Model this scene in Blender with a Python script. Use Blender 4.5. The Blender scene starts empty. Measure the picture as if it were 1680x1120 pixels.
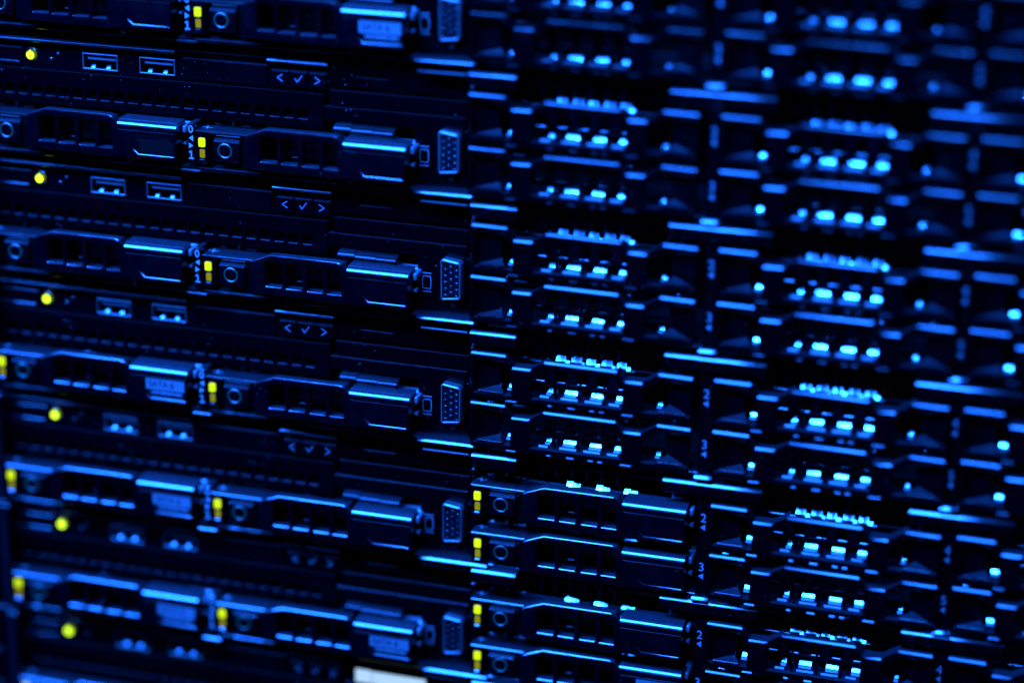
import bpy, bmesh, math, random
from mathutils import Vector, Matrix

random.seed(7)
MM = 0.001
U = 44.45

# ------------------------------------------------------------------ camera, world, lights, exposure
scene = bpy.context.scene
COL = scene.collection

cam_data = bpy.data.cameras.new('camera')
cam = bpy.data.objects.new('camera', cam_data)
COL.objects.link(cam)
right = Vector((0.95698012, 0.2898247, 0.01380958))
down = Vector((0.1100101, -0.31838198, -0.94155759))
fwd = Vector((-0.26848992, 0.90257108, -0.33656887))
m3 = Matrix((right, -down, -fwd)).transposed()
cam.matrix_world = Matrix.Translation(Vector((0.32929825, -0.73673308, 0.17106344))) @ m3.to_4x4()
cam_data.sensor_width = 36.0
cam_data.lens = 85.007
cam_data.clip_start = 0.01
cam_data.clip_end = 20.0
cam_data.dof.use_dof = True
cam_data.dof.focus_distance = 0.829
cam_data.dof.aperture_fstop = 2.3
cam_data.dof.aperture_blades = 0
scene.camera = cam

world = bpy.data.worlds.new('World')
scene.world = world
world.use_nodes = True
bg = world.node_tree.nodes['Background']
bg.inputs['Color'].default_value = (0.16, 0.0, 1.0, 1)
bg.inputs['Strength'].default_value = 0.004


def area_lamp(name, loc, target, size, size_y, power, color):
    d = bpy.data.lights.new(name, 'AREA')
    d.shape = 'RECTANGLE'
    d.size, d.size_y = size, size_y
    d.energy = power
    d.color = color
    o = bpy.data.objects.new(name, d)
    COL.objects.link(o)
    o.location = loc
    o.rotation_euler = (Vector(target) - Vector(loc)).to_track_quat('-Z', 'Y').to_euler()
    return o


area_lamp('blue_lamp', (-0.45, -0.58, 0.70), (-0.45, 0.0, -0.12), 1.34, 0.34, 400.0, (0.008, 0.128, 1.0))

vs = scene.view_settings
scene.display_settings.display_device = 'sRGB'
vs.view_transform = 'Standard'
vs.look = 'None'
vs.exposure = 0.0
vs.gamma = 1.0
vs.use_curve_mapping = False
scene.cycles.max_bounces = 6
scene.cycles.use_denoising = True
scene.cycles.caustics_reflective = False
scene.cycles.sample_clamp_indirect = 2.0


# ------------------------------------------------------------------ materials
def new_mat(name):
    m = bpy.data.materials.new(name)
    m.use_nodes = True
    nt = m.node_tree
    return m, nt, nt.nodes['Principled BSDF']


def surface(name, base, rough, metallic=0.0, spec=0.5, dust=0.0, dust_col=(0.3, 0.3, 0.33), specks=0.0, bump=0.0,
            bump_scale=5200.0, smear=0.0):
    """Dark moulded plastic / sheet metal with settled dust on upward faces, loose specks and a fine moulded grain."""
    m, nt, p = new_mat(name)
    N, L = nt.nodes, nt.links
    p.inputs['Metallic'].default_value = metallic
    p.inputs['Specular IOR Level'].default_value = spec
    tc = N.new('ShaderNodeTexCoord')
    oi = N.new('ShaderNodeObjectInfo')
    add = N.new('ShaderNodeVectorMath')
    add.operation = 'ADD'
    L.new(tc.outputs['Object'], add.inputs[0])
    L.new(oi.outputs['Location'], add.inputs[1])
    vec = add.outputs[0]
    col = N.new('ShaderNodeMixRGB')
    col.inputs[1].default_value = (*base, 1)
    col.inputs[2].default_value = (*dust_col, 1)
    col.inputs[0].default_value = 0
    if dust > 0:
        g = N.new('ShaderNodeNewGeometry')
        s = N.new('ShaderNodeSeparateXYZ')
        L.new(g.outputs['Normal'], s.inputs[0])
        mr = N.new('ShaderNodeMapRange')
        mr.inputs[1].default_value, mr.inputs[2].default_value = 0.25, 0.95
        mr.inputs[3].default_value, mr.inputs[4].default_value = 0.0, dust
        L.new(s.outputs['Z'], mr.inputs[0])
        n = N.new('ShaderNodeTexNoise')
        n.inputs['Scale'].default_value = 1500
        n.inputs['Detail'].default_value = 3
        L.new(vec, n.inputs['Vector'])
        n2 = N.new('ShaderNodeMapRange')
        n2.inputs[1].default_value, n2.inputs[2].default_value = 0.3, 0.7
        n2.inputs[3].default_value, n2.inputs[4].default_value = 0.45, 1.25
        L.new(n.outputs['Fac'], n2.inputs[0])
        mul = N.new('ShaderNodeMath')
        mul.operation = 'MULTIPLY'
        L.new(mr.outputs[0], mul.inputs[0])
        L.new(n2.outputs[0], mul.inputs[1])
        L.new(mul.outputs[0], col.inputs[0])
    out = col.outputs[0]
    if specks > 0:
        v = N.new('ShaderNodeTexVoronoi')
        v.inputs['Scale'].default_value = 620
        L.new(vec, v.inputs['Vector'])
        big = N.new('ShaderNodeTexNoise')
        big.inputs['Scale'].default_value = 70
        L.new(vec, big.inputs['Vector'])
        thr = N.new('ShaderNodeMapRange')
        thr.inputs[1].default_value, thr.inputs[2].default_value = 0.42, 0.75
        thr.inputs[3].default_value, thr.inputs[4].default_value = 0.0, 0.085
        L.new(big.outputs['Fac'], thr.inputs[0])
        lt = N.new('ShaderNodeMath')
        lt.operation = 'LESS_THAN'
        L.new(v.outputs['Distance'], lt.inputs[0])
        L.new(thr.outputs[0], lt.inputs[1])
        sm = N.new('ShaderNodeMath')
        sm.operation = 'MULTIPLY'
        sm.inputs[1].default_value = specks
        L.new(lt.outputs[0], sm.inputs[0])
        c2 = N.new('ShaderNodeMixRGB')
        c2.inputs[2].default_value = (0.55, 0.55, 0.6, 1)
        L.new(out, c2.inputs[1])
        L.new(sm.outputs[0], c2.inputs[0])
        out = c2.outputs[0]
    L.new(out, p.inputs['Base Color'])
    rn = N.new('ShaderNodeTexNoise')
    rn.inputs['Scale'].default_value = 160
    rn.inputs['Detail'].default_value = 5
    L.new(vec, rn.inputs['Vector'])
    rr = N.new('ShaderNodeMapRange')
    rr.inputs[1].default_value, rr.inputs[2].default_value = 0.3, 0.7
    rr.inputs[3].default_value, rr.inputs[4].default_value = max(0.05, rough - 0.05), rough + 0.05
    L.new(rn.outputs['Fac'], rr.inputs[0])
    L.new(rr.outputs[0], p.inputs['Roughness'])
    if bump > 0:
        bn = N.new('ShaderNodeTexNoise')
        bn.inputs['Scale'].default_value = bump_scale
        bn.inputs['Detail'].default_value = 1
        L.new(vec, bn.inputs['Vector'])
        b = N.new('ShaderNodeBump')
        b.inputs['Strength'].default_value = bump
        b.inputs['Distance'].default_value = 0.00012
        L.new(bn.outputs['Fac'], b.inputs['Height'])
        L.new(b.outputs[0], p.inputs['Normal'])
    return m


def glow(name, color, strength):
    m, nt, p = new_mat(name)
    p.inputs['Base Color'].default_value = (0.002, 0.002, 0.0, 1)
    p.inputs['Specular IOR Level'].default_value = 0.12
    p.inputs['Emission Color'].default_value = (*color, 1)
    p.inputs['Emission Strength'].default_value = strength
    p.inputs['Roughness'].default_value = 0.35
    return m


M = {}
M['plastic'] = surface('black_plastic', (0.00025, 0.0001, 0.0005), 0.18, spec=0.65, dust=0.025, specks=0.25, bump=0.1)
M['handle'] = surface('satin_handle_plastic', (0.0004, 0.0001, 0.0008), 0.17, spec=0.8, dust=0.038, specks=0.2, bump=0.05)
M['steel'] = surface('black_painted_steel', (0.00025, 0.0001, 0.0005), 0.18, spec=0.65, dust=0.03, specks=0.4, bump=0.14,
                     bump_scale=3600)
M['blank'] = surface('satin_blank_plastic', (0.00025, 0.0001, 0.0005), 0.18, spec=0.28, dust=0.03, specks=0.25, bump=0.1)
M['dusk'] = surface('dull_black_louvre', (0.0008, 0.0003, 0.0014), 0.22, spec=0.16, dust=0.02)  # less glossy than the plastic of the blank frame
M['panel'] = surface('matt_black_sheet', (0.00018, 0.00005, 0.0004), 0.24, spec=0.11, dust=0.012, specks=0.4, bump=0.14)
M['rim'] = surface('brushed_connector_rim', (0.17, 0.17, 0.18), 0.50, metallic=1.0)
M['ear'] = surface('grey_painted_edge', (0.0015, 0.001, 0.0025), 0.4, spec=0.2)
M['gloss'] = surface('gloss_black_plastic', (0.0004, 0.0002, 0.0007), 0.16, spec=0.4, dust=0.035, specks=0.25)
M['inside'] = surface('dark_interior', (0.003, 0.003, 0.004), 0.7, spec=0.1)
M['metal'] = surface('bright_nickel', (0.93, 0.93, 0.94), 0.27, metallic=1.0)
M['spring'] = surface('spring_steel', (0.5, 0.5, 0.52), 0.3, metallic=1.0)
M['mesh'] = surface('dull_zinc', (0.12, 0.12, 0.13), 0.35, metallic=1.0)
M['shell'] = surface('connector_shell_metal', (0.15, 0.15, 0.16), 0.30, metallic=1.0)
M['insulator'] = surface('connector_insulator', (0.0012, 0.001, 0.002), 0.3, spec=0.4)
M['latch'] = surface('pale_latch_plastic', (0.07, 0.07, 0.075), 0.35)
M['print'] = surface('pale_printing', (0.17, 0.17, 0.18), 0.6, spec=0.2)
M['dimprint'] = surface('grey_printing', (0.09, 0.09, 0.095), 0.6, spec=0.2)
M['stripprint'] = surface('mid_grey_printing', (0.11, 0.11, 0.12), 0.6, spec=0.2)  # darker grey than the print of the left-hand strip
M['ring'] = surface('grey_ring_plastic', (0.01, 0.026, 0.012), 0.3, spec=0.45)
M['sticker'] = surface('pale_paper_label', (0.065, 0.065, 0.07), 0.6, spec=0.2)
M['ink'] = surface('black_ink', (0.0004, 0.0004, 0.0005), 0.6, spec=0.05)
M['led'] = glow('lit_led', (0.46, 0.68, 0.002), 1.65)
M['led_dim'] = glow('dim_led', (0.21, 0.22, 0.0), 1.15)
M['power'] = glow('lit_power_button', (0.36, 0.70, 0.0), 0.25)
M['power_mark'] = glow('lit_power_symbol', (0.60, 1.0, 0.03), 3.6)
M['screen'] = glow('lit_screen', (0.38, 0.60, 0.88), 1.2)
M['amber'] = glow('amber_glow', (0.5, 0.35, 0.0), 0.25)


# ------------------------------------------------------------------ mesh helpers (millimetres in, metres out)
class MB:
    def __init__(self):
        self.bm = bmesh.new()

    def _absorb(self, t):
        me = bpy.data.meshes.new('tmp')
        t.to_mesh(me)
        t.free()
        self.bm.from_mesh(me)
        bpy.data.meshes.remove(me)
        return self

    def _bevel(self, t, bev, seg, keep=None):
        if bev <= 0:
            return
        t.normal_update()
        es = [e for e in t.edges if len(e.link_faces) == 2 and e.calc_face_angle(0) > math.radians(32)
              and (keep is None or keep(e))]
        if es:
            bmesh.ops.bevel(t, geom=es, offset=bev, segments=seg, profile=0.5, affect='EDGES', clamp_overlap=True)

    def box(self, x0, x1, y0, y1, z0, z1, bev=0.25, seg=1):
        t = bmesh.new()
        bmesh.ops.create_cube(t, size=1)
        for v in t.verts:
            v.co = Vector(((x0 + x1) / 2 + v.co.x * (x1 - x0), (y0 + y1) / 2 + v.co.y * (y1 - y0),
                           (z0 + z1) / 2 + v.co.z * (z1 - z0)))
        self._bevel(t, bev, seg)
        return self._absorb(t)

    def plate(self, outer, holes, y0, y1, bev=0.25, seg=1, which=None):
        """Outline with holes in the XZ plane, front at y0, back at y1; the front edges are rounded."""
        t = bmesh.new()
        edges = []
        for loop in [outer] + list(holes):
            vsx = [t.verts.new((x, y0, z)) for x, z in loop]
            for i in range(len(vsx)):
                edges.append(t.edges.new((vsx[i], vsx[(i + 1) % len(vsx)])))
        bmesh.ops.triangle_fill(t, use_beauty=True, use_dissolve=False, edges=edges, normal=(0, -1, 0))
        r = bmesh.ops.extrude_face_region(t, geom=list(t.faces))
        for g in r['geom']:
            if isinstance(g, bmesh.types.BMVert):
                g.co.y = y1
        bmesh.ops.recalc_face_normals(t, faces=list(t.faces))
        self._bevel(t, bev, seg, keep=lambda e: abs(e.verts[0].co.y - y0) < 1e-4 and abs(e.verts[1].co.y - y0) < 1e-4
                    and (which is None or which(e.verts[0].co, e.verts[1].co)))
        if seg == 1:
            for v in t.verts:
                if y0 + 1e-4 < v.co.y <= y0 + bev + 1e-4:
                    v.co.y = y0 + (v.co.y - y0) * 0.8
        return self._absorb(t)

    def plate_row(self, x0, x1, z0, z1, holes, y0, y1, bev, seg=1):
        """A long plate with a row of holes, filled one hole at a time."""
        t = bmesh.new()
        cuts = [x0] + [(max(p[0] for p in a) + min(p[0] for p in b)) / 2 for a, b in zip(holes[:-1], holes[1:])] + [x1]
        for h, xa, xb in zip(holes, cuts[:-1], cuts[1:]):
            edges = []
            for loop in ([(xa, z0), (xb, z0), (xb, z1), (xa, z1)], h):
                vv = [t.verts.new((x, y0, z)) for x, z in loop]
                edges += [t.edges.new((vv[i], vv[(i + 1) % len(vv)])) for i in range(len(vv))]
            bmesh.ops.triangle_fill(t, use_beauty=True, use_dissolve=False, edges=edges, normal=(0, -1, 0))
        bmesh.ops.remove_doubles(t, verts=list(t.verts), dist=1e-4)
        r = bmesh.ops.extrude_face_region(t, geom=list(t.faces))
        for g in r['geom']:
            if isinstance(g, bmesh.types.BMVert):
                g.co.y = y1
        bmesh.ops.recalc_face_normals(t, faces=list(t.faces))
        self._bevel(t, bev, seg, keep=lambda e: abs(e.verts[0].co.y - y0) < 1e-4 and abs(e.verts[1].co.y - y0) < 1e-4
                    and z0 + .05 < min(e.verts[0].co.z, e.verts[1].co.z) and max(e.verts[0].co.z, e.verts[1].co.z) < z1 - .05)
        if seg == 1:
            for v in t.verts:
                if y0 + 1e-4 < v.co.y <= y0 + bev + 1e-4:
                    v.co.y = y0 + (v.co.y - y0) * 0.8
        return self._absorb(t)

    def profile(self, yz, x0, x1, bev=0.2, seg=2):
        """Outline in the YZ plane run along X."""
        t = bmesh.new()
        a = [t.verts.new((x0, y, z)) for y, z in yz]
        b = [t.verts.new((x1, y, z)) for y, z in yz]
        n = len(yz)
        t.faces.new(a)
        t.faces.new(b[::-1])
        for i in range(n):
            t.faces.new((a[i], b[i], b[(i + 1) % n], a[(i + 1) % n]))
        bmesh.ops.recalc_face_normals(t, faces=list(t.faces))
        self._bevel(t, bev, seg)
        return self._absorb(t)

    def solid(self, verts, faces):
        t = bmesh.new()
        vv = [t.verts.new(v) for v in verts]
        for f in faces:
            t.faces.new([vv[i] for i in f])
        bmesh.ops.recalc_face_normals(t, faces=list(t.faces))
        return self._absorb(t)

    def disc(self, cx, cz, r, y0, y1, bev=0.2, n=28):
        o = [(cx + r * math.cos(2 * math.pi * i / n), cz + r * math.sin(2 * math.pi * i / n)) for i in range(n)]
        return self.plate(o, [], y0, y1, bev)

    def torus(self, cx, cz, r, y, mr, n=36, k=10):
        t = bmesh.new()
        rows = []
        for i in range(n):
            a = 2 * math.pi * i / n
            rows.append([t.verts.new((cx + (r + mr * math.cos(b)) * math.cos(a), y + mr * math.sin(b),
                                      cz + (r + mr * math.cos(b)) * math.sin(a)))
                         for b in [2 * math.pi * j / k for j in range(k)]])
        for i in range(n):
            for j in range(k):
                t.faces.new((rows[i][j], rows[(i + 1) % n][j], rows[(i + 1) % n][(j + 1) % k], rows[i][(j + 1) % k]))
        bmesh.ops.recalc_face_normals(t, faces=list(t.faces))
        return self._absorb(t)

    def stroke(self, pts, w, y0, y1):
        """A printed stroke of width w through points in XZ."""
        for (xa, za), (xb, zb) in zip(pts[:-1], pts[1:]):
            d = Vector((xb - xa, zb - za))
            d.normalize()
            nx, nz = -d.y * w / 2, d.x * w / 2
            xa2, za2, xb2, zb2 = xa - d.x * w * .4, za - d.y * w * .4, xb + d.x * w * .4, zb + d.y * w * .4
            self.plate([(xa2 + nx, za2 + nz), (xb2 + nx, zb2 + nz), (xb2 - nx, zb2 - nz), (xa2 - nx, za2 - nz)],
                       [], y0, y1, 0)
        return self

    def mesh(self, name):
        me = bpy.data.meshes.new(name)
        bmesh.ops.scale(self.bm, vec=(MM, MM, MM), verts=list(self.bm.verts))
        self.bm.to_mesh(me)
        self.bm.free()
        for p in me.polygons:
            p.use_smooth = True
        me.set_sharp_from_angle(angle=math.radians(28))
        return me


def rect(x0, x1, z0, z1, r=0.0):
    if r <= 0:
        return [(x0, z0), (x1, z0), (x1, z1), (x0, z1)]
    out = []
    for cx, cz, a0 in ((x1 - r, z0 + r, -90), (x1 - r, z1 - r, 0), (x0 + r, z1 - r, 90), (x0 + r, z0 + r, 180)):
        for k in range(4):
            a = math.radians(a0 + 30 * k)
            out.append((cx + r * math.cos(a), cz + r * math.sin(a)))
    return out


def obj(name, mb, mat, parent=None, loc=(0, 0, 0)):
    me = mb.mesh(name) if isinstance(mb, MB) else mb
    if mat is not None and not me.materials:
        me.materials.append(M[mat])
    o = bpy.data.objects.new(name, me)
    COL.objects.link(o)
    o.location = Vector(loc) * MM
    if parent is not None:
        o.parent = parent
    return o


def thing(name, label, cat, group=None, loc=(0, 0, 0)):
    o = bpy.data.objects.new(name, None)
    o.empty_display_size = 0.01
    COL.objects.link(o)
    o.location = Vector(loc) * MM
    o['label'] = label
    o['category'] = cat
    if group:
        o['group'] = group
    return o


def copy_tree(o, parent=None):
    c = o.copy()
    COL.objects.link(c)
    if parent is not None:
        c.parent = parent
    for ch in list(o.children):
        copy_tree(ch, c)
    return c


def text_mesh(body, size, y, thick=0.04):
    cu = bpy.data.curves.new('lettering', 'FONT')
    cu.body = body
    cu.size = size * MM
    cu.align_x, cu.align_y = 'CENTER', 'CENTER'
    cu.extrude = thick * MM
    o = bpy.data.objects.new('lettering', cu)
    COL.objects.link(o)
    dg = bpy.context.evaluated_depsgraph_get()
    me = bpy.data.meshes.new_from_object(o.evaluated_get(dg))
    me.transform(Matrix.Rotation(math.radians(90), 4, 'X'))
    me.transform(Matrix.Translation((0, y * MM, 0)))
    me.materials.clear()
    bpy.data.objects.remove(o)
    bpy.data.curves.remove(cu)
    return me


def arc(cx, cz, r, a0, a1, n=5):
    return [(cx + r * math.cos(math.radians(a0 + (a1 - a0) * i / n)), cz + r * math.sin(math.radians(a0 + (a1 - a0) * i / n)))
            for i in range(n + 1)]


ORD = ['topmost', 'second', 'third', 'fourth', 'fifth', 'sixth', 'bottom']
KZ = [0.46, -0.07, 0.0, -0.45, -0.69, 0.13, 0.63]
KX = [-1.31, -1.37, -0.41, -0.16, 0.64, 1.03, 1.58]
XA, XB, XC = 98.06, 182.3, 264.3
ZU, ZL = 16.8, -1.3


def PX(x):            # image-pixel positions pushed along camera rays; the recessed left-hand face stands 6 mm behind the drive fronts
    return x * 1.008 - 2.68


def PZ(z):
    return z - 1.8


# ------------------------------------------------------------------ the rack
post = MB()
post.box(-132, -112, 8, 30, -330, 130, 0.8)
post.box(-112, -104, 8, 10.5, -330, 130, 0.4)
po = obj('rack_post', post, 'steel')
po['label'] = 'black steel upright post of the rack along its dark edge'
po['category'] = 'rack post'


# ------------------------------------------------------------------ one server (all but its drives)
def make_server():
    root = thing('server', '', 'server', 'flat black servers stacked in the rack')
    # sheet metal case: floor with its front flange, roof, back, bay walls
    c = MB()
    c.box(-85, 350, 1.5, 90, -10.7, -9.4, 0.4, 3)
    c.box(-85, 350, 8.2, 90, 30.6, 31.4, 0.1)
    c.box(-85, 350, 40, 42, -9.4, 30.6, 0)
    c.box(-85.9, -85.0, -0.4, 60, -10.4, 31.2, 0.3)
    c.box(94.3, 95.6, 3.6, 60, -9.4, 25.0, 0.3)
    c.box(349, 350, 0, 60, -9.4, 30.6, 0.2)
    c.profile([(-0.6, -10.9), (-0.6, -10.0), (0.1, -9.2), (6, -9.2), (6, -10.9)], 76.6, 101.5, 0.08)
    obj('case', c, 'steel', root)
    # mounting ear at the far end
    e = MB()
    e.plate([(-104, -10.2), (-86.2, -10.2), (-86.2, 30.8), (-104, 30.8)],
            [rect(-98.5, -94, 12, 18.5, 1.8), rect(-98.5, -94, -2, 4.5, 1.8)], 4.5, 7.5, 0.3)
    obj('mounting_ear', e, 'panel', root)
    obj('ear_edge', MB().box(-88.4, -86.0, -0.8, 4.4, -10.4, 31.4, 0.4), 'ear', root)
    # solid bars over the bays on the drive side
    for x0, x1 in ((95.8, 112.0), (163.6, 197.6), (246.6, 280.6), (330, 349)):
        obj('bay_lintel', MB().profile([(-1.6, 28.2), (-1.6, 31.9), (-0.8, 32.8), (8, 32.8), (8, 25.8), (3.4, 25.8)], x0, x1, 0.12), 'steel', root)
    for x0, x1, n0 in ((112, 163.6, 119.6), (197.6, 246.6, 203.9), (280.6, 330, 286.5)):
        g = MB()
        for i in range(6):
            x = n0 + 5.35 * i
            g.box(x - 0.65, x + 0.65, 4.2, 8, 25.2, 30.4, 0.35)
        g.box(x0, x1, 9.0, 10, 27.2, 28.0, 0.15)
        obj('vent_grille', g, 'steel', root)
    # strips that carry the bay numbers
    for x0, x1, name_u, name_l in ((175.75, 180.3, '2', '3'), (257.7, 262.3, '4', '5'), (339.5, 344, '6', '7')):
        s = MB().box(x0, x1, 0.2, 30, -9.3, 26.6, 0.3)
        st = obj('number_strip', s, 'steel', root)
        obj('strip_foot', MB().profile([(-2.2, -10.8), (-2.2, -10.2), (-1.4, -9.2), (0.15, -9.2), (0.15, -10.8)], x0 - .6, x1 + .8, 0.08), 'steel', st)
        for ch, zo in ((name_u, 0), (name_l, ZL - ZU)):
            xc = x0 + 2.1
            t = obj('bay_number', text_mesh(ch, 4.4, 0.13), 'stripprint', st, (xc, 0, 19.3 + zo))
            a = MB().plate([(xc - 1.0, 16.0 + zo), (xc + 0.7, 14.9 + zo), (xc + 0.7, 17.1 + zo)], [], 0.1, 0.3, 0)
            obj('bay_arrow', a, 'stripprint', st)
    s = MB().box(-5.0, -2.85, -0.3, 30, -9.3, 6.4, 0.2)
    st = obj('number_strip', s, 'steel', root)
    obj('strip_foot', MB().box(-7.4, 0.1, -2.2, -0.35, -10.4, -9.4, 0.3), 'steel', st)
    obj('bay_number', text_mesh('0', 3.7, -0.37), 'print', st, (-3.95, 0, 4.25))
    obj('bay_number', MB().stroke([(-4.65, -3.75), (-3.95, -3.25), (-3.95, -5.9)], 0.42, -0.4, -0.3)
        .stroke([(-4.7, -5.9), (-3.2, -5.9)], 0.42, -0.405, -0.3), 'print', st)
    a = MB().plate([(-4.7, 1.25), (-3.15, 0.25), (-3.15, 2.25)], [], -0.4, -0.2, 0)
    obj('bay_arrow', a, 'print', st)
    a = MB().plate([(-4.75, -2.4), (-3.2, -1.4), (-4.75, -0.4)], [], -0.4, -0.2, 0)
    obj('bay_arrow', a, 'print', st)

    # control row: power button, service ports, screen and its three buttons
    f = MB()
    usb = [(PX(-43.9), PX(-30.6), PZ(22.2), PZ(28.0)), (PX(-22.6), PX(-9.3), PZ(22.4), PZ(28.2))]
    f.plate([(-85, PZ(20.8)), (PX(47.2), PZ(20.8)), (PX(47.2), PZ(31)), (-85, PZ(31))],
            [rect(*u) for u in usb], 7.0, 9.0, 0.15)
    obj('control_panel', f, 'gloss', root)
    lip = MB()
    lip.profile([(4.6, 28.7), (4.2, 29.2), (4.4, 29.8), (5.2, 30.2), (8.2, 30.55), (8.2, 28.7)], -85, PX(-8.5), 0.12)
    lip.profile([(6.0, 29.2), (6.0, 29.8), (6.5, 30.2), (8.2, 30.4), (8.2, 29.2)], PX(-8.3), PX(24.5), 0.05)
    lip.profile([(4.6, 28.9), (4.3, 29.5), (4.8, 30.2), (8.2, 30.5), (8.2, 28.9)], PX(25), PX(46.6), 0.12)
    obj('top_lip', lip, 'blank', root)
    t = MB()
    t.plate(rect(PX(-84), PX(-67), PZ(22.0), PZ(28.0)), [rect(PX(-83), PX(-68.2), PZ(23.0), PZ(27.0))], 6.3, 7.2, 0.08)
    obj('tag_slot', t, 'gloss', root)
    px, pz = PX(-63.3), PZ(25.7)
    pb = obj('power_button', MB().disc(px, pz, 1.75, 5.6, 7.2, 0.35), 'power', root)
    r = MB()
    r.stroke([(px + 1.05 * math.sin(math.radians(a)), pz + 1.1 * math.cos(math.radians(a))) for a in range(40, 325, 18)],
             0.55, 5.5, 5.62)
    r.stroke([(px, pz + 1.5), (px, pz + 0.1)], 0.5, 5.5, 5.62)
    obj('power_symbol', r, 'power_mark', pb)
    obj('button_collar', MB().torus(px, pz, 2.15, 6.9, 0.28), 'gloss', pb)
    obj('service_pin', MB().disc(PX(-56), PZ(24.6), 0.55, 6.7, 7.1, 0.2, 14), 'shell', root)
    obj('service_pin', MB().disc(PX(-53.4), PZ(26.6), 0.45, 6.7, 7.1, 0.2, 14), 'shell', root)
    for x0, x1, z0, z1 in usb:
        u = MB().plate(rect(x0 + .12, x1 - .12, z0 + .12, z1 - .12), [rect(x0 + .42, x1 - .42, z0 + .42, z1 - .42)], 6.2, 7.2, 0.06)
        up = obj('usb_port', u, 'rim', root)
        obj('contact_tongue', MB().box(x0 + 1.4, x1 - 1.4, 7.6, 16, z1 - 2.6, z1 - 1.2, 0.2), 'latch', up)
        for q in (3.6, 9.3):
            sp = MB().profile([(6.9, z0 + .55), (7.8, z0 + 1.55), (10.5, z0 + 1.55), (10.5, z0 + .45)],
                              x0 + q - 0.8, x0 + q + 0.8, 0.12)
            obj('retaining_spring', sp, 'shell', up)
        obj('port_back', MB().box(x0, x1, 16, 16.5, z0, z1, 0), 'inside', up)
    obj('display_screen', MB().box(PX(-6.5), PX(24.4), 6.2, 7.4, PZ(21.8), PZ(29.2), 0.3), 'gloss', root)
    for i, kind in enumerate(('back', 'tick', 'next')):
        xc = (29.2, 35.9, 42.7)[i]
        bt = obj('navigation_button', MB().box(PX(xc - 3.15), PX(xc + 3.15), 5.4, 7.4, PZ(22.6), PZ(27.9), 0.25), 'gloss', root)
        xc, zc = PX(xc), PZ(25.4)
        w = {'back': [(xc + .9, zc + 1.15), (xc - .9, zc), (xc + .9, zc - 1.15)],
             'next': [(xc - .9, zc + 1.15), (xc + .9, zc), (xc - .9, zc - 1.15)],
             'tick': [(xc - 1.2, zc + .1), (xc - .45, zc - 1.05), (xc + 1.3, zc + 1.25)]}[kind]
        obj('button_mark', MB().stroke(w, 0.34, 5.34, 5.45), 'dimprint', bt)
    # wide ventilation plate with a row of square holes
    v = MB()
    x0, x1, z0, z1 = -85, PX(44.3), PZ(8.6), PZ(20.6)
    holes = []
    for i in range(-2, 22):
        xh = PX(-74.0 + 5.2 * i)
        holes.append(rect(xh, xh + 3.8, PZ(11.6), PZ(15.2), 0.5))
    v.plate_row(x0, x1, z0, z1, holes, 6.0, 7.3, 0.16)
    v.box(x0, x1, 8.8, 9.6, PZ(9), PZ(12.0), 0.2)
    obj('vent_panel', v, 'panel', root)
    # blank cover of the disc tray, in three steps, with its catch
    d = MB()
    d.plate(rect(PX(47.6), PX(94.9), PZ(24.2), PZ(31.8)), [rect(PX(56), PX(68), PZ(27.6), PZ(28.9), .4)], 6.0, 8, 0.08)
    d.box(PX(47.6), PX(94.9), 7.4, 8.6, PZ(24.0), PZ(31.6), 0)
    d.profile([(0.8, 30.2), (0.8, 31.0), (1.3, 31.6), (6.4, 31.6), (6.4, 30.2)], 77.4, 94.2, 0.08)
    d.box(PX(46.6), PX(94.8), 6.4, 8.4, PZ(17.3), PZ(22.4), 0.07)
    d.box(PX(44.9), PX(94.4), 5.8, 8.4, PZ(12.2), PZ(16.8), 0.07)
    obj('disc_tray_cover', d, 'panel', root)
    q = MB()
    for x0_, x1_, za in ((48.9, 55.4, 11.6), (55.0, 63.2, 11.3), (62.6, 70.4, 11.2)):
        q.profile([(3.0, PZ(8.0)), (2.6, PZ(9.6)), (3.4, PZ(za - .6)), (5.2, PZ(za)), (8, PZ(za + .2)), (8, PZ(8.0))],
                  PX(x0_), PX(x1_), 0.5, 3)
    obj('tray_catch', q, 'panel', root)
    # video port with its printed monitor icon
    w = MB()
    w.plate(rect(PX(77.0), PX(95.0), -9.3, PZ(12.4)), [[(PX(85.1), PZ(12.6) - .8), (PX(85.1), -5.4), (PX(93.2), -4.4), (PX(93.2), 9.6)]][:0],
            6.0, 8.5, 0.05)
    vp = obj('video_port', w, 'panel', root)
    out = [(84.3, -3.0), (84.9, -3.7), (90.7, -3.0), (91.3, -2.3), (91.3, 9.3), (90.7, 9.95), (84.9, 10.75), (84.3, 10.2)]
    inn = [(84.75, -2.7), (85.1, -3.15), (90.5, -2.5), (90.85, -2.1), (90.85, 9.1), (90.5, 9.5), (85.1, 10.25), (84.75, 9.9)]
    obj('port_shell', MB().plate(out, [inn], 2.4, 6.2, 0.1).plate([(85.0, 10.2), (90.6, 9.4), (90.6, 10.1), (85.0, 10.9)], [], 2.2, 6.0, 0.4), 'rim', vp)
    hs = []
    for xi, zt in ((85.85, 7.6), (87.85, 8.75), (89.85, 7.5)):
        for j in range(5):
            n = 10
            hs.append([(xi + .5 * math.cos(2 * math.pi * a / n), zt - 2.3 * j + .5 * math.sin(2 * math.pi * a / n)) for a in range(n)])
    obj('pin_block', MB().plate(inn, hs, 3.0, 5.0, 0.2), 'insulator', vp)
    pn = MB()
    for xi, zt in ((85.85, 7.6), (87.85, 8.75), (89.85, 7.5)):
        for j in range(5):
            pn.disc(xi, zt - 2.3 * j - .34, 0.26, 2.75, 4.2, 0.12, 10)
    obj('pin_glints', pn, 'shell', vp)  # metal discs standing in for the glints on each hole's lower edge
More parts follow.
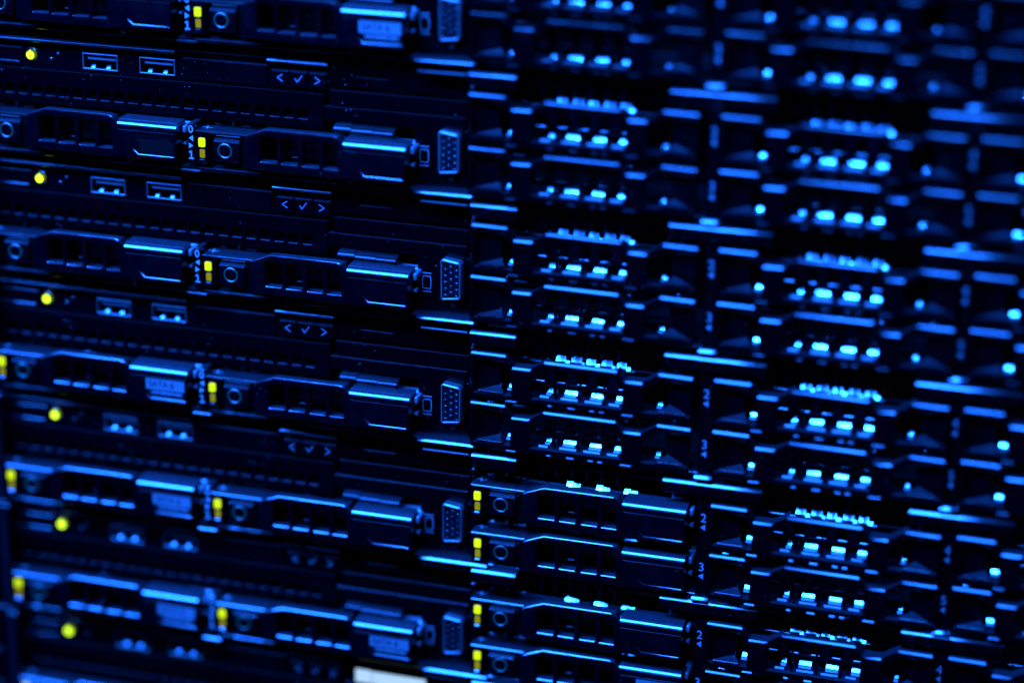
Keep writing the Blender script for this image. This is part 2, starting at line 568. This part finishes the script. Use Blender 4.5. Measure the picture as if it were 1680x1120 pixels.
    obj('screw_post', MB().disc(88.0, -5.6, 0.9, 4.6, 6.2, 0.3, 16), 'shell', vp)
    ic = MB()
    ix0, ix1 = PX(78.6), PX(81.7)
    ic.stroke([(ix0 + .2, PZ(4.9)), (ix1 - .2, PZ(4.9)), (ix1, PZ(2.7)), (ix1 - .2, PZ(0.5)), (ix0 + .2, PZ(0.5)), (ix0, PZ(2.7)),
               (ix0 + .2, PZ(4.9))], 0.22, 5.94, 6.1)
    ic.stroke([(ix0, PZ(6.0)), (ix1, PZ(6.0))], 0.26, 5.94, 6.1)
    ic.stroke([(ix0, PZ(-0.6)), (ix1, PZ(-0.6))], 0.26, 5.94, 6.1)
    obj('monitor_icon', ic, 'stripprint', vp)
    return root


# springs that stand at the back of a drive's or a blank's roof
def spring_mesh(fingers, tabs=(29.6, 40.2, 50.0)):
    s = MB()
    s.box(0.6, 68.0, 9.6, 10.3, 3.9, 4.3, 0)
    s.box(0.6, 3.4, 8.8, 10.4, 4.12, 5.1, 0.3)
    s.box(7.2, 8.3, 8.6, 9.6, 4.12, 6.2, 0.35)
    s.box(10.4, 14.8, 9, 10.4, 4.12, 5.0, 0.25)
    s.box(66.8, 67.8, 8.6, 9.6, 3.4, 6.6, 0.35)

    def tab(x0, x1, y0, y1, z0, z1, zb):
        s.solid([(x0, y0, z0), (x1, y0, z0), (x1, y1, z1), (x0, y1, z1), (x0, y1, zb), (x1, y1, zb), (x0, y0, zb), (x1, y0, zb)],
                [(0, 1, 2, 3), (3, 2, 5, 4), (0, 3, 4, 6), (1, 7, 5, 2), (6, 7, 1, 0), (4, 5, 7, 6)])
    if fingers:
        for i in range(5):
            x = 25.6 + 5.35 * i
            j = (0.0, 0.35, -0.25, 0.2, -0.1)[i]
            tab(x, x + 3.3 + j, 7.4, 8.7 + j * .4, 5.5 + j * .5, 7.1 + j * .6, 4.4)
            tab(x + 3.3 + j, x + 4.6, 7.4, 8.1, 4.8 + j * .4, 5.7, 4.0)
    else:
        for x in tabs:
            tab(x, x + 2.2, 8.2, 9.3, 4.4, 5.8, 4.12)
            tab(x + 2.6, x + 4.7, 8.4, 9.2, 4.4, 5.4, 4.12)
            s.box(x + .1, x + 4.6, 8.9, 9.3, 4.0, 4.5, 0)
    return s


# ------------------------------------------------------------------ one drive carrier
def make_drive():
    root = thing('drive_carrier', '', 'hard drive', 'drive carriers with lit lights')
    b = MB()
    outl = [(-2.6, -7.4), (2.3, -7.4), (2.3, 2.2), (3.0, 2.9), (13.7, 2.9), (14.4, 2.2), (14.4, -7.4), (16.9, -7.4), (16.9, 4.1), (-2.6, 4.1)]
    b.plate(outl, [], 0, 10.6, 0.5, 3)
    outl = [(16.9, -7.4), (50.4, -7.4), (50.4, 6.6), (23.6, 6.8), (16.9, 4.1)]
    b.plate(outl, [rect(21.5, 49.6, -5.6, 4.6)], 0, 2.6, 0.5, 3)
    b.box(16.95, 50.4, 2.65, 10.6, 3.0, 4.05, 0.2)
    b.box(16.95, 50.4, 2.65, 10.6, -7.4, -6.0, 0.2)
    b.box(2.2, 14.5, 5.4, 6.2, -7.2, 3.2, 0)
    b.box(-2.4, 50, 10.7, 60, -7.2, 3.2, 0.2)
    b.box(50.4, 74, 4.6, 60, -7.2, 3.2, 0.2)
    obj('carrier_body', b, 'plastic', root)
    rb = MB().profile([(5.0, 2.5), (1.6, 2.1), (-0.5, 1.0), (-0.5, -5.6), (0.4, -6.2), (5.0, -6.2)], 4.2, 13.5, 0.22)
    rbo = obj('release_button', rb, 'handle', root)
    obj('button_ring', MB().torus(8.5, -2.1, 2.4, -0.42, 0.34), 'ring', rbo)
    # grille shaped handle in front of the body
    h = MB()
    hz = 1.4
    outl = [(17.3, -6.4), (52.4, -7.2), (52.4, 5.0), (50.6, 7.3), (49.0, 7.8), (24.8, 7.8), (18.8, 5.5), (17.3, 4.6)]
    holes = [rect(22.6, 28.8, -3.6, 5.3, .5), rect(30.1, 36.2, -3.7, 5.3, .5), rect(37.9, 43.9, -3.8, 5.2, .5),
             [(45.5, -3.9), (50.4, -3.9), (50.4, 3.2), (48.8, 5.1), (45.5, 5.2)]]
    h.plate(outl, holes, -3.6, -0.4, 0.68, 3)
    obj('handle_grille', h, 'handle', root)
    # smooth end of the handle, rolled over at the top
    p = MB()
    yz = [(-3.6, -6.6), (-3.6, 4.5), (-3.45, 5.0), (-2.75, 5.85), (-2.2, 6.25), (-1.3, 6.5), (4.6, 6.6), (4.6, -6.6)]
    p.profile(yz, 52.5, 74.4, 0)
    hp = obj('handle_plate', p, 'handle', root)
    fr = MB()
    fr.plate([(53.0, -6.4), (74.1, -6.4), (74.1, 3.0), (53.0, 3.0)],
             [[(60.4, -5.0), (73.6, -5.0), (73.6, 2.7), (58.4, 2.7), (58.4, -3.2)]], -3.95, -3.5, 0.11, 1, lambda a, b: max(a.z, b.z) < -3.0 and min(a.x, b.x) > 58)
    obj('label_recess', fr, 'handle', hp)
    # status lights
    obj('activity_light', MB().plate(rect(-1.3, 1.05, -1.45, 1.75, .45), [], -0.5, 0.4, 0.25), 'led', root)
    obj('status_light', MB().plate(rect(-1.05, 0.85, -5.3, -2.4, .35), [], -0.12, 0.4, 0.05), 'led_dim', root)
    obj('light_sill', MB().box(-1.2, 0.9, -0.6, 0.3, -6.3, -5.75, 0.2), 'handle', root)
    pu = MB()
    pts = [(-2.0, 5.2), (-0.9, 5.2), (-0.5, 6.8), (0.0, 3.6), (0.4, 5.2), (1.6, 5.2)]
    for (xa, ya), (xb, yb) in zip(pts[:-1], pts[1:]):
        d = Vector((xb - xa, yb - ya)).normalized() * 0.16
        pu.solid([(xa - d.y - d.x, ya + d.x - d.y, 4.14), (xb - d.y + d.x, yb + d.x + d.y, 4.14),
                  (xb + d.y + d.x, yb - d.x + d.y, 4.14), (xa + d.y - d.x, ya - d.x - d.y, 4.14)], [(0, 1, 2, 3)])
    obj('pulse_symbol', pu, 'print', root)
    # catch at the far end
    k = MB()
    k.box(66.6, 76.2, 6.2, 10.4, 3.0, 5.3, 0.4)
    k.box(74.8, 76.3, 0.6, 8.6, 2.6, 5.2, 0.6, 3)
    k.solid([(74.8, 0.8, -0.9), (76.2, 0.8, -0.3), (76.2, 0.8, -1.4), (75.9, 0.8, -1.3), (74.8, 3, -0.9), (76.2, 3, -0.3), (76.2, 3, -1.4), (75.9, 3, -1.3)],
            [(0, 1, 2, 3), (4, 5, 6, 7), (0, 1, 5, 4), (1, 2, 6, 5), (2, 3, 7, 6), (3, 0, 4, 7)])
    obj('end_catch', k, 'latch', root)
    obj('contact_spring', spring_mesh(False), 'metal', root)
    t = MB()
    t.box(31.5, 34.0, 3.2, 4.4, -3.4, -2.9, 0.15)
    t.box(24.2, 27.2, 5.5, 6.2, 0.4, 0.8, 0.12)
    t.box(47.0, 48.0, 6.5, 7.2, -1.5, 3.0, 0.15)
    obj('inner_bracket', t, 'mesh', root)
    return root


def add_label(root, words, style):
    """Paper label in the recess of the handle plate."""
    s = MB()
    if style == 'half':
        s.plate(rect(58.7, 73.4, -1.7, 2.5), [], -3.72, -3.6, 0.03)
        lo = obj('paper_label', s, 'sticker', root)
        g = MB()
        x = 60.8
        rnd = random.Random(3)
        while x < 72.5:
            wdt = rnd.uniform(.3, .9)
            g.plate(rect(x, x + wdt, -3.3, -2.2), [], -3.72, -3.62, 0)
            x += wdt + rnd.uniform(.12, .5)
        g.box(60.6, 73.4, -4.1, -3.6, -5.0, -4.6, 0.2)
        obj('small_print', g, 'dimprint', lo)
        obj('large_print', text_mesh(words, 3.1, -3.78, 0.02), 'ink', lo, (64.6, 0, 0.4))
    else:
        s.plate([(60.4, -4.9), (73.4, -4.9), (73.4, 2.5), (58.7, 2.5), (58.7, -3.2)], [], -3.72, -3.6, 0.03)
        lo = obj('paper_label', s, 'sticker', root)
        obj('large_print', text_mesh(words, 3.1, -3.78, 0.02), 'ink', lo, (66.2, 0, 0.7))


def add_dark_label(root):
    s = MB().plate([(61, -4.6), (73.2, -4.7), (73.3, -0.6), (71, 0.8), (66, -0.2), (60.5, 0.3)], [], -3.7, -3.6, 0.03)
    obj('dark_label', s, 'ink', root)


# ------------------------------------------------------------------ one blank filler for an empty bay
def make_blank():
    root = thing('drive_blank', '', 'blank cover', 'blank covers of the empty drive bays')
    f = MB()
    outl = [(-1.3, -7.0), (75.2, -7.2), (75.2, 8.7), (64.2, 8.9), (58.2, 5.0), (52.1, 5.0), (49.3, 8.2), (24.6, 8.4), (19.2, 5.1),
            (13.3, 5.1), (10.6, 9.1), (-1.3, 9.2)]
    holes = [[(-0.6, -5.4), (12.9, -5.4), (12.9, 2.6), (10.0, 6.6), (-0.6, 6.8)],
             [(19.7, -5.4), (51.6, -5.4), (51.6, 2.7), (48.8, 5.9), (25.2, 6.0), (19.7, 2.9)],
             [(58.6, -5.4), (74.6, -5.4), (74.6, 6.3), (64.6, 6.4), (58.6, 2.6)]]
    f.plate(outl, holes, -3.0, -0.7, 0.52, 1, lambda a, b: min(a.z, b.z) > 4.0 and abs(a.z - b.z) < 0.08 * abs(a.x - b.x))
    obj('blank_frame', f, 'blank', root)
    # sloping shoulders behind the dips
    for pts in ([(10.4, 9.0), (13.2, 5.0), (19.2, 5.0), (24.6, 8.3), (24.6, 7.3), (19.4, 4.0), (13.0, 4.0), (10.0, 7.7)],
                [(49.2, 8.2), (52.1, 4.9), (58.2, 4.9), (64.2, 8.8), (64.2, 7.7), (58.4, 3.7), (51.8, 3.7), (48.8, 7.0)]):
        obj('shoulder', MB().plate(pts, [], -0.75, 2.6, 0), 'blank', root)
    obj('side_panel', MB().box(-1.0, 8.3, 0.0, 1.4, -4.6, 8.2, 0.15), 'plastic', root)
    obj('side_panel', MB().box(66.5, 75.0, 0.0, 1.4, -4.6, 8.0, 0.15), 'plastic', root)
    for x0, x1, xa in ((0.9, 10.2, 8.2), (63.6, 73.4, 67.4)):
        r = MB().solid([(x0, -2.9, -4.15), (x1, -2.9, -4.15), (xa, 0.0, -2.6), (x0, -2.9, -4.6), (x1, -2.9, -4.6), (xa, 0.0, -4.6)],
                       [(0, 1, 2), (3, 4, 5), (0, 1, 4, 3), (1, 2, 5, 4), (2, 0, 3, 5)])
        r.box(x0, x1, -2.98, -2.0, -5.5, -4.12, 0.32)
        obj('ramp', r, 'blank', root)
    rb = MB()
    for x in (28.1, 36.5, 44.9):
        rb.box(x - .45, x + .45, -1.2, -0.3, -5.6, 6.4, 0.15)
    obj('rib', rb, 'plastic', root)
    def wedge(mb, x0, x1, y, z, h):
        mb.profile([(y, z - h), (y + h * 0.78, z), (y + h * 0.78 + 0.5, z), (y + h * 0.78 + 0.5, z - h - 0.6), (y, z - h - 0.6)], x0, x1, 0)

    deep, mid, sill = MB(), MB(), MB()
    for x0, x1 in ((9.4, 12.4), (23.2, 25.5), (29.3, 34.2), (38.6, 43.4), (47.4, 50.8), (61.9, 63.9)):
        deep.profile([(5.3, -6.0), (5.3, -5.6), (5.65, -5.05), (6.2, -4.4), (7.0, -4.35), (7.0, -6.0)], x0 + .3, x1 - .3, 0)
        wedge(mid, x0 + .5, x1, 2.6, -4.75, 0.7)
    for x0, x1 in ((22.2, 25.4), (29.6, 35.4), (38.0, 43.8), (46.4, 50.0)):
        wedge(sill, x0, x1, -0.2, -4.9, 0.6)
    sill.box(9.0, 65.6, 1.3, 8, -7.0, -6.4, 0)
    obj('contact_finger', deep, 'metal', root)
    obj('louvre', mid, 'dusk', root)
    obj('sill', sill, 'dusk', root)
    for x0, x1 in ((11.2, 15.2), (25.6, 27.6), (32.6, 35.8), (40.2, 42.6), (43.6, 45.8), (51.4, 55.8)):
        obj('glint_tab', MB().box(x0, x1, -3.5, -2.4, -7.7, -6.8, 0.34), 'blank', root)  # tabs added along the bottom edge to catch the light as small glints
    hx = MB()
    hh = []
    for i in range(5):
        cx = 19.9 + 7.3 * i
        hh.append([(cx + 2.75 * math.cos(math.radians(60 * a)), -0.4 + 2.75 * math.sin(math.radians(60 * a))) for a in range(6)])
    hx.plate(rect(16.2, 53, -4.6, 4.2), hh, 8.6, 9.6, 0.13)
    obj('honeycomb', hx, 'handle', root)
    obj('contact_spring', spring_mesh(True), 'spring', root)
    return root


# ------------------------------------------------------------------ place them
proto_server, proto_drive, proto_blank = make_server(), make_drive(), make_blank()
left_spring = spring_mesh(False, (29.2,)).mesh('contact_spring')
left_spring.materials.append(M['shell'])
right_spring = next(ch.data for ch in proto_drive.children if ch.name.startswith('contact_spring'))
rj = random.Random(11)
first = {'s': True, 'd': True, 'b': True}


def place(key, proto, x, z, label):
    o = proto if first[key] else copy_tree(proto)
    first[key] = False
    o.location = (x * MM, 0, z * MM)
    if key != 's':            # nothing sits perfectly square in its bay
        o.location = ((x + rj.uniform(-.12, .12)) * MM, rj.uniform(-.25, .25) * MM, (z + rj.uniform(-.1, .1)) * MM)
        o.rotation_euler = (math.radians(rj.uniform(-1.2, 1.2)), math.radians(rj.uniform(-.12, .12)), math.radians(rj.uniform(-.25, .25)))
    o['label'] = label
    return o


SERVER_LABEL = [
    'black flat server cut off by the picture top, topmost in the rack',
    'black flat server with a crisp lit power symbol, second from the top',
    'black flat server with a sharp video port and blank bays, third from the top',
    'black flat server directly above the one with two unlabelled drives, fourth from the top',
    'black flat server holding two unlabelled drives beside its video port, fifth from the top',
    'black flat server with the SAS labelled drive, sixth from the top',
    'black flat server with a glowing pale screen, lowest in the rack']
LAMP = ['crisp', 'blurred']
for k in range(7):
    ox, oz = KX[k], -U * k + KZ[k]
    sv = place('s', proto_server, ox, oz, SERVER_LABEL[k])
    which = ORD[k] if k in (0, 6) else ORD[k] + ' from the top'
    srv = {0: 'topmost server', 6: 'lowest server'}.get(k, f'{ORD[k]} server from the top')
    labelled = {(0, 1): 'SATA', (3, 0): 'SATA', (4, 0): 'SATA', (5, 0): 'SATA', (5, 1): 'SATA', (4, 1): 'dark'}
    for n, x in ((0, -82.7), (1, 0.0)):
        if k == 6 and n == 1:
            continue
        lab = labelled.get((k, n))
        tail = ' with a pale paper label' if lab == 'SATA' else ''
        side = 'under the power button' if n == 0 else 'beside the video port'
        d = place('d', proto_drive, ox + x, oz, f'black drive{tail}, {side}, {srv}')
        for ch in d.children:
            if ch.name.startswith('contact_spring'):
                ch.data = left_spring
        if lab == 'SATA':
            d['_l'] = 1
    # drive side
    for xo, col in ((XA, 'A'), (XB, 'B'), (XC, 'C')):
        for zo, row in ((ZU, 'upper'), (ZL, 'lower')):
            if k == 6 or (k == 5 and col == 'C' and row == 'lower'):
                continue
            num = {'A': 2, 'B': 4, 'C': 6}[col] + (row == 'lower')
            if col == 'A' and k in (4, 5):
                tail = ' with SAS label' if (k, row) == (5, 'lower') else ' without label'
                d = place('d', proto_drive, ox + xo, oz + zo, f'black drive{tail}, {row} of the stacked pair, {srv}')
                for ch in d.children:
                    if ch.name.startswith('contact_spring'):
                        ch.data = right_spring
                if tail.endswith('SAS label'):
                    d['_l'] = 2
            else:
                cn = {'A': 'column next to the video ports', 'B': 'middle column of bays', 'C': 'column cut by the picture edge'}[col]
                place('b', proto_blank, ox + xo, oz + zo, f'{row} blank bay cover, {cn}, {srv}')
    if k == 6:
        obj('lit_display', MB().plate(rect(PX(51.4), PX(57.3), PZ(23.6), PZ(28.6)), [], 5.4, 6.0, 0.1)
            .plate(rect(PX(57.7), PX(78), PZ(23.6), PZ(28.3)), [], 5.4, 6.0, 0.1), 'screen', sv)

for o in [o for o in COL.objects if o.type == 'EMPTY' and '_l' in o.keys()]:
    kind = o['_l']
    del o['_l']
    if kind == 1:
        add_label(o, 'SATA 6', 'half')
    else:
        add_label(o, 'SAS', 'full')
for o in COL.objects:
    if o.type == 'EMPTY' and o.get('category') == 'hard drive' and 'second server' in o['label'] and 'power button' in o['label']:
        add_dark_label(o)
